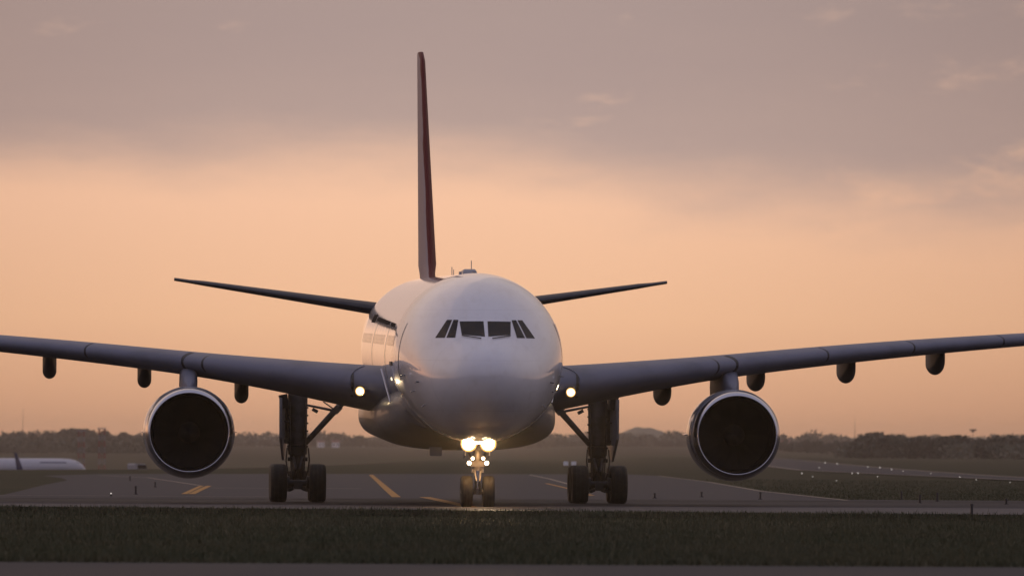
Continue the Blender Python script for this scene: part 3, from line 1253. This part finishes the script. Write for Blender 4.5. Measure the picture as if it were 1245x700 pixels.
def nose_gear():
    Y = NG_Y
    mb = MB()
    mb.tube(P(0, Y + .05, 2.6), P(0, Y, 1.28), .155, .14, 20)
    mb.tube(P(0, Y, 1.34), P(0, Y, 1.22), .19, .18, 20)
    mb.tube(P(0, Y, .62), P(0, Y, .42), .17, .15, 16)
    mb.tube(P(-.55, Y, .525), P(.55, Y, .525), .075, n=12)
    for t in (-1, 1):
        mb.tube(P(t * .10, Y - .16, 1.2), P(t * .05, Y - .40, .88), .035, .03, 8)
        mb.tube(P(t * .09, Y - .14, .58), P(t * .05, Y - .40, .88), .035, .03, 8)
        mb.tube(P(t * .17, Y - .02, 1.5), P(t * .16, Y - .06, 1.15), .05, .05, 10)
        mb.tube(P(t * .12, Y, 1.3), P(t * .45, Y + .6, 2.3), .045, n=8)
    mb.box(P(0, Y - .12, 1.44), (.52, .12, .20))
    mb.box(P(0, Y - .10, 1.95), (.74, .10, .14))
    mb.tube(P(0, Y + .1, 1.45), P(0, Y + 1.4, 2.35), .06, n=10)
    leg = mb.build('nose_gear_leg', MT['steel'], plane)
    mb = MB()
    mb.tube(P(0, Y, 1.24), P(0, Y, .58), .095, .095, 20)
    mb.build('oleo_piston', MT['chrome'], leg)
    for dx in (-.365, .365):
        wheel(P(dx, Y, .525), .525, .40, leg)
    for t in (-1, 1):
        for (x, z, y, r, m_) in ((.32, 2.10, -.46, .21, 'lamp_big'), (.175, 1.615, -.24, .055, 'lamp_small'), (.29, 1.46, -.24, .07, 'lamp_small')):
            c = P(t * x, Y + y, z)
            mb = MB()
            mb.lathe([(.22, .02), (.2, r * .6), (.06, r * 1.06), (-.02, r * 1.12), (-.02, r * 1.0), (.02, r * .98)], c, n=28)
            mb.tube(c + Vector((0, .15, 0)), P(t * min(x, .2), Y - .08, z), .025, n=8)
            mb.build('lamp_bracket', MT['steel'], leg)
            mb = MB()
            mb.lathe([(-.03, .0005), (-.022, r * .6), (.0, r * .97)], c, n=28)
            if m_ == 'lamp_big':
                ring = MB()
                ring.lathe([(.0, r * .97), (-.03, r * 1.12), (-.05, r * 1.3)], c, n=28)
                ring.build('lamp_glow_ring', MT['lamp_ring'], leg)
            mb.build('landing_light' if m_ == 'lamp_big' else 'taxi_light', MT[m_], leg)
        mb = MB()
        mb.loft([[P(t * (.40 + dx), Y + y, z) for y, z in ((-.1, 2.25), (1.5, 2.25), (1.4, 1.62), (.1, 1.70))] for dx in (-.015, .015)])
        mb.build('gear_door', MT['skin'], leg, smooth=False)
    return leg


ngl = nose_gear()

# beams of the lit landing lamps, and added narrow halo beams
def beam(x, y, z, watts, size, blend=.9, col=(1.0, .72, .42), down=-.012, r=.1, toe=0.0):
    d = bpy.data.lights.new('landing_and_halo_beam', 'SPOT')
    d.energy = watts
    d.color = col
    d.spot_size = R(size)
    d.spot_blend = blend
    d.shadow_soft_size = r
    o = bpy.data.objects.new('landing_and_halo_beam', d)
    COL.objects.link(o)
    o.parent = plane
    o.location = P(x, y, z)
    o.rotation_euler = Vector((-toe, 1, down)).to_track_quat('Z', 'Y').to_euler()
    return o


beam(0, NG_Y - .70, 2.10, 85000.0, 3.2, 1.0, down=-.0405, toe=-.049, col=(1.0, .60, .24))  # added upward beam between the lamps, makes a halo in the haze
beam(0, NG_Y - .70, 2.10, 40000.0, 3.2, 1.0, down=.0365, toe=-.049, col=(1.0, .60, .24))  # its downward counterpart, also added for the halo
for t in (-1, 1):
    beam(t * .31, NG_Y - .70, 2.10, 5000.0, 24, 1.0, down=.01)
    q = wing_pt(3.62, 0, -.012, t) + Vector((0, -.2, -.16))
    beam(q.x, q.y + NG_Y, q.z, 1500.0, 16, 1.0, down=.004)
    beam(t * .31, NG_Y - .70, 2.10, 85000.0, 3.2, 1.0, down=-.003, toe=-.049 + t * .0385, col=(1.0, .60, .24))  # added sideways beams that widen the halo
    # added point lamps for an orange glow on the leg, doors and belly
    d = bpy.data.lights.new('added_lamp_glow', 'POINT')
    d.energy = 70.0
    d.color = (1.0, .50, .17)
    d.shadow_soft_size = .12
    o = bpy.data.objects.new('added_lamp_glow', d)
    COL.objects.link(o)
    o.parent = plane
    o.location = P(t * .34, NG_Y - .95, 2.0)

# =================================================================== OTHER THINGS
# parked narrow airliner, far left
def parked_jet():
    Y = 1700.0
    sc = FPX / Y
    c = at(103, 565, Y)
    zg = float(tz(c.x - 15, Y))
    root = empty('parked_airliner', (c.x - 11.2, Y, zg - .4), R(21))
    tag(root, 'white airliner with navy winglet parked far off at the left edge', 'airliner')
    cz = 1.45 + 1.95
    T = lambda x, y, z: Vector((x + 12.0, y, z))
    mb = MB()
    rings = []
    for x, r, dz in ((0, .05, -.75), (-.25, .55, -.7), (-.8, 1.0, -.5), (-1.6, 1.38, -.3), (-2.6, 1.66, -.12), (-4, 1.86, -.03), (-6, 1.94, 0),
                     (-26, 1.94, 0), (-31, 1.6, .3), (-35, 1.0, .8), (-38, .35, 1.2)):
        rings.append([T(x, r * math.sin(2 * math.pi * i / 32), cz + dz + r * 1.02 * math.cos(2 * math.pi * i / 32)) for i in range(32)])
    mb.loft(rings)
    mb.build('fuselage', MT['jetwhite'], root, angle=60)
    mb = MB()
    mb.loft([[T(x, -1.66 - .02 - e, cz + z) for x, z in ((-5.0, .75), (-11.8, .75), (-11.8, 1.15), (-5.6, 1.15))] for e in (0, .03)])
    mb.build('flank_titles', MT['navy'], root, smooth=False)
    mb = MB()
    mb.loft([[T(x, -1.1, cz + z) for x, z in ((-1.75, .55), (-2.9, .75), (-2.9, 1.15), (-2.3, 1.15))], [T(x, 1.1, cz + z) for x, z in ((-1.75, .55), (-2.9, .75), (-2.9, 1.15), (-2.3, 1.15))]])
    mb.build('cockpit_window', MT['glass'], root, smooth=False)
    mb = MB()
    mb.loft([[T(x, y, z + 1.9) for x, z in ((xl, .0), (xl - c_ * .4, t_), (xl - c_, .0), (xl - c_ * .4, -t_))]
             for y, xl, c_, t_ in ((0, -10.5, 7.5, .45), (-6, -14.5, 4, .25), (-15.5, -19.6, 1.9, .12))])
    w = mb.build('wing', MT['navy'], root, smooth=False)
    mb = MB()
    wl = [(-19.6, 1.85, 2.0), (-19.9, 2.3, 1.7), (-20.6, 3.9, 1.3), (-21.9, 6.7, .6)]
    mb.loft([[T(x - c_ * f, -15.4 - .5 * (z - 1.85) / 3.5 + d, z) for f, d in ((0, 0), (.5, .12), (1, 0), (.5, -.12))] for x, z, c_ in wl])
    mb.build('winglet', MT['navy'], w, smooth=False)
    mb = MB()
    mb.lathe([(0, .8), (-.0, 1.0), (-1.4, 1.1), (-3.2, .85), (-4.4, .5)], T(-10.8, -5.2, 1.35), 'X', 24)
    mb.build('engine', MT['navy'], w)
    mb = MB()
    mb.loft([[T(x, d, z) for x, z in ((-28, cz + 1.8), (-34, cz + 8.5), (-37.5, cz + 8.5), (-36, cz + 1.8))] for d in (-.2, .2)])
    mb.build('tail_fin', MT['navy'], root, smooth=False)
    for x, y in ((-4.5, 0), (-19, -2.8), (-19, 2.8)):
        mb = MB()
        mb.tube(T(x, y, .4), T(x, y, 2.2), .12, n=8)
        mb.lathe([(-.35, .1), (-.33, .52), (.33, .52), (.35, .1)], T(x, y, .53) - Vector((0, 0, 0)), 'Y', 16)
        mb.build('gear_leg', MT['darksteel'], root, smooth=False)


parked_jet()


# service van beside the grass, far left
def van():
    Y = 1250.0
    c = at(168, 572, Y)
    zg = float(tz(c.x, Y))
    root = empty('service_van', (c.x, Y, zg), R(50))
    root.scale = (1.3, 1.3, 1.35)
    tag(root, 'pale service van standing on the far apron left of the engine', 'van')
    mb = MB()
    prof = [(-1.3, .3), (1.25, .3), (1.3, .9), (.95, 1.05), (.65, 1.62), (-1.2, 1.68), (-1.32, 1.5)]
    mb.loft([[Vector((x, y, z)) for x, z in prof] for y in (-.75, .75)])
    mb.build('body', MT['greypanel'], root, smooth=False, bevel=.05)
    mb = MB()
    mb.loft([[Vector((x, y, z)) for x, z in ((-.9, 1.0), (.85, 1.02), (.6, 1.5), (-.9, 1.52))] for y in (-.77, .77)])
    mb.build('side_window', MT['glass'], root, smooth=False)
    for x in (-.8, .8):
        for y in (-.7, .7):
            mb = MB()
            mb.lathe([(-.1, .02), (-.1, .32), (.1, .32), (.1, .02)], (x, y, .32), 'Y', 16)
            mb.build('wheel', MT['tyre'], root)


van()


# markers and lights
def stake(px, py, h, label, name='taxiway_marker', kind='dark'):
    b = gp(px, py)
    r = empty(name, b)
    tag(r, label, 'marker post', 'marker posts along the taxiway edge')
    mb = MB()
    mb.tube((0, 0, 0), (0, 0, h), .045, .04, 8)
    mb.tube((0, 0, 0), (0, 0, .03), .12, .11, 10)
    mb.build('post', MT['black'], r)
    mb = MB()
    mb.tube((0, 0, h), (0, 0, h + .06), .06, .05, 10)
    mb.build('cap', MT['black'], r)
    return r


stakes = [(158, 584.0, .32, 'short dark marker post on the taxiway left of the engine, farthest back of its three'),
          (165, 601.0, .42, 'dark marker post on the near taxiway edge, left of the engine'),
          (188.5, 592.0, .30, 'dark marker post on the taxiway right below the left engine cowl'),
          (796, 605.5, .22, 'low dark marker post on the taxiway just right of the right main wheels'),
          (853, 604.0, .24, 'faint dark marker post below the left edge of the right engine'),
          (924.5, 607.0, .34, 'dark marker post on the taxiway edge below the right engine'),
          (1096, 607.0, .40, 'dark marker post on the grass edge, leftmost of the close trio on the right'),
          (1118.5, 611.5, .38, 'dark marker post of the close trio on the right, middle and nearest one'),
          (1139.5, 609.5, .40, 'dark marker post of the close trio on the right, rightmost'),
          (1181.5, 626.0, .40, 'tall dark marker post at the front grass edge, nearest to the viewer'),
          (1223.5, 613.0, .22, 'low squat dark marker at the far right of the taxiway edge')]
for a in stakes:
    stake(a[0], a[1], a[2] * .72, a[3])
b = gp(135, 603)
r = empty('taxiway_edge_light', b)
tag(r, 'small lit pale light on the taxiway below the parked airliner nose', 'light')
r.scale = (.7, .7, .7)
mb = MB()
mb.tube((0, 0, 0), (0, 0, .14), .05, .05, 8)
mb.build('stem', MT['black'], r)
mb = MB()
mb.tube((0, 0, .14), (0, 0, .2), .05, .03, 8)
mb.build('lamp', MT['lamp_rwy'], r)


def runway_light():
    r_ = empty('runway_light', (0, 0, 0))
    tag(r_, 'tiny lit lamp on the pale runway edge at the right', 'runway light', 'lamps along the runway on the right')
    mb_ = MB()
    mb_.tube((0, 0, 0), (0, 0, .25), .06, .06, 8)
    mb_.build('stem', MT['black'], r_)
    mb_ = MB()
    mb_.lathe([(.25, .02), (.25, .13), (.36, .15), (.46, .09), (.48, .01)], (0, 0, 0), 'Z', 12)
    mb_.build('lamp', MT['lamp_rwy'], r_)
    return r_


proto = runway_light()
spots = []
for (px, py) in [(1003, 561.5), (1055, 566), (1070, 567), (1132, 573), (1167, 577), (1187, 579.5), (1228, 582), (1084, 569), (1098, 570.5), (1018, 563)]:
    spots.append((px, py))
for (px, py) in [(1017, 580), (988, 576), (1036, 573), (1043, 573), (1067, 576), (996, 567), (975, 573)]:
    spots.append((px, py))
for i, (px, py) in enumerate(spots):
    o = proto if i == 0 else copy_tree(proto)
    # walk along the sight line until it meets the terrain
    d = ray(px, py)
    t = 400.0
    while t < 2600 and CAM_H + d.z * t > float(tz(d.x * t, d.y * t)) + .3:
        t += 4.0
    o.location = (d.x * t, d.y * t, float(tz(d.x * t, d.y * t)))
    sc_ = random.uniform(.8, 1.3)
    o.scale = (sc_ * t / 2100, sc_ * t / 2100, sc_ * t / 2100)


def tower_mast(px, ytop, Y, label, w=1.0, banded=False, head=False):
    top = at(px, ytop, Y)
    zg = float(tz(top.x, Y))
    H = top.z - zg
    r_ = empty('mast', (top.x, Y, zg))
    tag(r_, label, 'mast')
    nb = 7
    if banded:
        for i in range(nb):
            mb_ = MB()
            z0, z1 = H * i / nb, H * (i + 1) / nb
            hw = w * .5
            for a, b_ in ((-1, -1), (1, -1), (1, 1), (-1, 1)):
                mb_.tube((a * hw, b_ * hw, z0), (a * hw, b_ * hw, z1), .17, n=6)
            for sgn in (-1, 1):
                mb_.tube((-hw, sgn * hw, z0), (hw, sgn * hw, z1), .06, n=6)
                mb_.tube((sgn * hw, -hw, z1), (sgn * hw, hw, z0), .06, n=6)
                mb_.tube((hw, sgn * hw, z0), (-hw, sgn * hw, z1), .06, n=6)
            mb_.build('lattice_section', MT['red'] if i % 2 == 0 else MT['steel'], r_, smooth=False)
    else:
        mb_ = MB()
        mb_.tube((0, 0, 0), (0, 0, H), w * .16, w * .06, 8)
        mb_.build('pole', MT['darksteel'], r_)
    if head:
        mb_ = MB()
        mb_.box((0, 0, H + .2), (2.6, .6, .55))
        mb_.box((0, 0, H - .35), (1.2, .5, .5))
        mb_.build('lamp_head', MT['darksteel'], r_, smooth=False)
    elif banded:
        mb_ = MB()
        mb_.box((0, 0, H + .15), (w * 1.5, w * 1.5, .3))
        mb_.build('platform', MT['greypanel'], r_, smooth=False)


tower_mast(99, 524, 2600, 'tall lattice mast left of the pair behind the parked airliner nose', 2.0, True)
tower_mast(124, 521, 2500, 'red and white banded lattice mast, right one of the pair', 2.0, True)
tower_mast(28, 497, 4800, 'thin lone mast rising above the trees at the far left', 1.2)
tower_mast(1039.5, 508, 4200, 'thin mast above the trees right of the right engine', 1.2)
tower_mast(1183, 523, 2850, 'floodlight pole with broad lamp head above the right trees', 1.0, False, True)


def house(px, py, Y, w, h, label):
    c = at(px, py, Y)
    zg = float(tz(c.x, Y))
    r_ = empty('house', (c.x, Y, zg), R(random.uniform(-15, 15)))
    tag(r_, label, 'house')
    ht = max(h, c.z - zg + 1)
    mb_ = MB()
    mb_.box((0, 0, ht / 2), (w, w * .8, ht))
    mb_.build('wall', MT['plaster'], r_, smooth=False)
    mb_ = MB()
    mb_.loft([[Vector((x, -w * .45, ht)), Vector((x, w * .45, ht)), Vector((x, 0, ht + w * .32))] for x in (-w * .55, w * .55)])
    mb_.build('roof', MT['tile'], r_, smooth=False)
    for x in (-.25, .25):
        mb_ = MB()
        mb_.box((x * w, -w * .405, ht * .55), (w * .16, .06, ht * .3))
        mb_.build('window', MT['glass'], r_, smooth=False)


house(390, 543, 5600, 5.0, 4, 'small pale house, left one of two among the hazy trees')
house(408, 542, 5600, 6.0, 4, 'small pale house, right one of two among the hazy trees')
house(955, 540, 5600, 7.0, 4, 'pale hazy building between the right engine and the trees')

for px, lab in ((688, 'small pale board in the far field, left one of the two'), (697.5, 'small pale board in the far field, right one of the two')):
    Y = 1100
    c = at(px, 571, Y)
    zg = float(tz(c.x, Y))
    r_ = empty('marker_board', (c.x, Y, zg))
    tag(r_, lab, 'marker board')
    mb_ = MB()
    mb_.box((0, 0, .62), (.75, .12, .6))
    mb_.build('board', MT['white'], r_, smooth=False, bevel=.02)
    mb_ = MB()
    for x in (-.28, .28):
        mb_.tube((x, 0, 0), (x, 0, .32), .04, n=6)
    mb_.build('stand', MT['darksteel'], r_)


# ------------------------------------------------------------------ trees
def leaf_cloud(lobes, n, size):
    """many small leaf-clump faces spread through the lobes' volume"""
    w = np.array([l[3] * l[4] * l[5] for l in lobes])
    pick = rng.choice(len(lobes), n, p=w / w.sum())
    L = np.array(lobes)[pick]
    d = rng.normal(size=(n, 3))
    d /= np.linalg.norm(d, axis=1)[:, None]
    rad = rng.uniform(0.25, 1.0, n) ** .5
    c = L[:, :3] + d * rad[:, None] * L[:, 3:6]
    a = rng.normal(size=(n, 3))
    a /= np.linalg.norm(a, axis=1)[:, None]
    b_ = np.cross(a, rng.normal(size=(n, 3)))
    b_ /= np.linalg.norm(b_, axis=1)[:, None]
    s = size * rng.uniform(.5, 1.3, n)[:, None]
    V = np.stack([c + a * s, c + b_ * s * .8, c - a * s, c - b_ * s * .8], 1).reshape(-1, 3)
    F = np.arange(n * 4).reshape(-1, 4)
    return V, F


def mesh_np(name, V, F, m_):
    me = bpy.data.meshes.new(name)
    me.vertices.add(len(V))
    me.vertices.foreach_set('co', np.asarray(V, np.float32).ravel())
    k_ = F.shape[1]
    me.loops.add(F.size)
    me.loops.foreach_set('vertex_index', F.ravel().astype(np.int32))
    me.polygons.add(len(F))
    me.polygons.foreach_set('loop_start', np.arange(0, F.size, k_, dtype=np.int32))
    me.update(calc_edges=True)
    me.validate()
    me.materials.append(m_)
    return me


def tree_meshes(hh=8.0):
    lobes = []
    nl = random.randint(6, 10)
    for i in range(nl):
        t = i / nl
        rr = 1.9 * (1 - .45 * t)
        an = random.uniform(0, 6.28)
        lobes.append((math.cos(an) * rr * .8, math.sin(an) * rr * .8, hh * (.22 + .62 * t), rr * random.uniform(.7, 1.1), rr * random.uniform(.7, 1.1), hh * random.uniform(.10, .17)))
    V, F = leaf_cloud(lobes, 1300, .34)
    V[:, 2] = np.maximum(V[:, 2], .15)
    cm = mesh_np('crown', V, F, MT['leaf'])
    mb_ = MB()
    mb_.tube((0, 0, 0), (.1, 0, hh * .45), .22, .13, 8)
    mb_.tube((.1, 0, hh * .45), (.0, .1, hh * .85), .13, .04, 6)
    for _ in range(4):
        an = random.uniform(0, 6.28)
        mb_.tube((.05, 0, hh * random.uniform(.25, .5)), (math.cos(an) * 1.5, math.sin(an) * 1.5, hh * random.uniform(.55, .75)), .09, .03, 6)
    tm = mb_.build('trunk', MT['bark']).data
    o_ = [o for o in bpy.data.objects if o.data is tm][0]
    bpy.data.objects.remove(o_)
    return cm, tm


TREES = [tree_meshes() for _ in range(7)]


def plant_tree(x, y, h, label, group, w=1.0):
    cm, tm = random.choice(TREES)
    r_ = empty('tree', (x, y, float(tz(x, y)) - .05), random.uniform(0, 6.28))
    tag(r_, label, 'tree', group)
    for nm, me in (('trunk', tm), ('crown', cm)):
        o = bpy.data.objects.new(nm, me)
        COL.objects.link(o)
        o.parent = r_
    s_ = h / 8.0
    r_.scale = (s_ * w, s_ * w, s_)
    return r_


def row(x0, x1, n, Yf, topf, label, group, jit=3.0, wide=1.25):
    for i in range(n):
        px = x0 + (x1 - x0) * (i + .5) / n + random.uniform(-jit, jit)
        Y = Yf(px) * random.uniform(.95, 1.06)
        tp = at(px, topf(px) + random.uniform(-2.5, 6.0), Y)
        h = tp.z - float(tz(tp.x, Y))
        plant_tree(tp.x, Y, max(3.0, h), label, group, random.uniform(.95, 1.4) * wide)


# dark row right, beyond the runway
row(1040, 1260, 40, lambda p: 3100 - (p - 1040) * 1.6, lambda p: np.interp(p, [1040, 1060, 1075, 1100, 1115, 1150, 1190, 1230, 1260], [530, 526, 521.5, 524, 528, 523.5, 528, 526, 524]),
    'dark bushy tree in the row behind the runway at the right', 'trees behind the runway', 3, 1.5)
row(945, 1060, 30, lambda p: 4600 - (p - 945) * 9, lambda p: np.interp(p, [945, 985, 1020, 1040, 1060], [534, 533, 535, 532, 529]),
    'hazy tree farther along the row right of the right engine', 'hazy trees right of the engine', 3, 1.4)
# left
row(-10, 175, 40, lambda p: 5000, lambda p: np.interp(p, [0, 30, 50, 75, 85, 105, 125, 140, 175], [526, 523, 526, 521, 515.5, 518, 522, 522, 527]),
    'hazy tree in the wood behind the parked airliner', 'trees behind the parked airliner', 3, 1.5)
row(-10, 175, 26, lambda p: 4000, lambda p: np.interp(p, [0, 10, 40, 60, 100, 175], [532, 540, 543, 535, 532, 538]),
    'hazy lower tree in front of the wood at the left', 'lower trees at the left', 3, 1.4)
# centre
row(280, 560, 46, lambda p: 6300, lambda p: 531.5 + 2.0 * math.sin(p * .11) + 1.2 * math.sin(p * .31),
    'faint hazy tree on the skyline left of the nose wheel', 'skyline trees left of the nose wheel', 3, 1.5)
row(590, 850, 44, lambda p: 6300, lambda p: 532.5 + 1.8 * math.sin(p * .09 + 1) + 1.2 * math.sin(p * .29),
    'faint hazy tree on the skyline right of the nose wheel', 'skyline trees right of the nose wheel', 3, 1.5)

# the far wood that closes the skyline, one mass
def far_wood():
    lobes = []
    for i in range(420):
        x = random.uniform(-700, 700)
        y = random.uniform(6500, 7800)
        z = float(tz(x, y))
        hgt = random.uniform(8, 15)
        lobes.append((x, y, z + hgt * .5, random.uniform(8, 16), 10, hgt * .55))
    V, F = leaf_cloud(lobes, 60000, 1.6)
    me = mesh_np('far_wood', V, F, MT['leaf'])
    o = bpy.data.objects.new('far_wood', me)
    COL.objects.link(o)
    tag(o, kind='stuff')
    o['label'] = 'far hazy wood along the skyline'


far_wood()


# undergrowth that closes the foot of the near tree rows
def scrub():
    lobes = []
    for i in range(160):
        px = random.uniform(1030, 1270)
        Y = (3100 - (px - 1040) * 1.6) * random.uniform(.96, 1.0)
        x = (px - 622.5) / FPX * Y
        lobes.append((x, Y, float(tz(x, Y)) + 2.4, 6, 6, 3.4))
    for i in range(160):
        px = random.uniform(-20, 180)
        Y = random.uniform(3900, 5000)
        x = (px - 622.5) / FPX * Y
        lobes.append((x, Y, float(tz(x, Y)) + 3, 9, 9, 5))
    V, F = leaf_cloud(lobes, 34000, .8)
    me = mesh_np('undergrowth', V, F, MT['leaf'])
    o = bpy.data.objects.new('undergrowth', me)
    COL.objects.link(o)
    tag(o, kind='stuff')
    o['label'] = 'low dark undergrowth at the foot of the trees'


scrub()


# ------------------------------------------------------------------ grass blades
def grass(name, n, inside, yr, h0, h1, label, w=.012):
    Y = 1.0 / rng.uniform(1 / yr[1], 1 / yr[0], n * 2)
    X = rng.uniform(-.085, .085, n * 2) * Y
    ok = inside(X, Y)
    X, Y = X[ok][:n], Y[ok][:n]
    n = len(X)
    # uneven sward: clumps and thin spots
    cl = .5 + .5 * np.sin(X * .9 + 1.3 * np.sin(Y * .21)) * np.sin(Y * .37 + np.sin(X * .5))
    h = rng.uniform(h0, h1, n) * (.55 + .6 * cl)
    weed = rng.random(n) < .012
    h[weed] *= rng.uniform(1.3, 2.0, weed.sum())
    an = rng.uniform(0, 2 * np.pi, n)
    lean = rng.normal(0, .35, (n, 2)) * h[:, None]
    ww = w * rng.uniform(.6, 1.6, n)
    B = np.stack([X, Y, tz(X, Y) - .01], 1)
    dx = np.stack([np.cos(an) * ww, np.sin(an) * ww, np.zeros(n)], 1)
    tip = B + np.stack([lean[:, 0], lean[:, 1], h], 1)
    V = np.stack([B - dx, B + dx, tip], 1).reshape(-1, 3)
    F = np.arange(n * 3).reshape(-1, 3)
    me = mesh_np(name, V, F, MT['blade'])
    o = bpy.data.objects.new(name, me)
    COL.objects.link(o)
    tag(o, label, None, None, 'stuff')


def blade_material():
    M = bpy.data.materials.new("grass_blades")
    M.use_nodes = True
    kk = G(M.node_tree)
    b_ = M.node_tree.nodes['Principled BSDF']
    t = kk.n('ShaderNodeTexCoord')
    n1 = kk.noise(t.outputs['Object'], .12, 4, .6)
    n2 = kk.noise(t.outputs['Object'], 9.0, 2, .6)
    c = kk.mix(kk.sstep(n1, .35, .65), (.028, .038, .009), (.046, .046, .016))
    n3 = kk.noise(t.outputs['Object'], .7, 5, .65)
    c = kk.mix(kk.sstep(n3, .5, .72), c, (.016, .026, .007))
    c = kk.mix(kk.math('MULTIPLY', kk.sstep(n2, .5, .75), .7), c, (.10, .088, .045))
    kk.l(c, b_.inputs['Base Color'])
    b_.inputs['Roughness'].default_value = .7
    return M


MT['blade'] = blade_material()
edge_y = lambda X: L0.y + (R0.y - L0.y) * (X - L0.x) / (R0.x - L0.x)
grass('grass', 170000, lambda X, Y: (Y > 114.2) & (Y < edge_y(X) + .1 + .5 * np.sin(X * 1.7 + np.sin(X * 5.1)) * np.sin(X * .43) + rng.normal(0, .25, len(X))), (114, 246), .07, .17,
      'dark mown grass strip in front of the taxiway')
far_edge = lambda X: L1.y + (R1.y - L1.y) * (X - L1.x) / (R1.x - L1.x)
armx = [p.x for p in arm[9:15]]
army = [p.y for p in arm[9:15]]


def beyond(X, Y):
    # right of the curved taxiway edge and behind the crossing taxiway
    xe = np.interp(Y, army[::-1], armx[::-1])
    return (Y > far_edge(X) + .2) & (X > xe + .2)


grass('grass', 60000, beyond, (270, 560), .05, .11, 'dark grass between taxiway and runway at the right', .02)
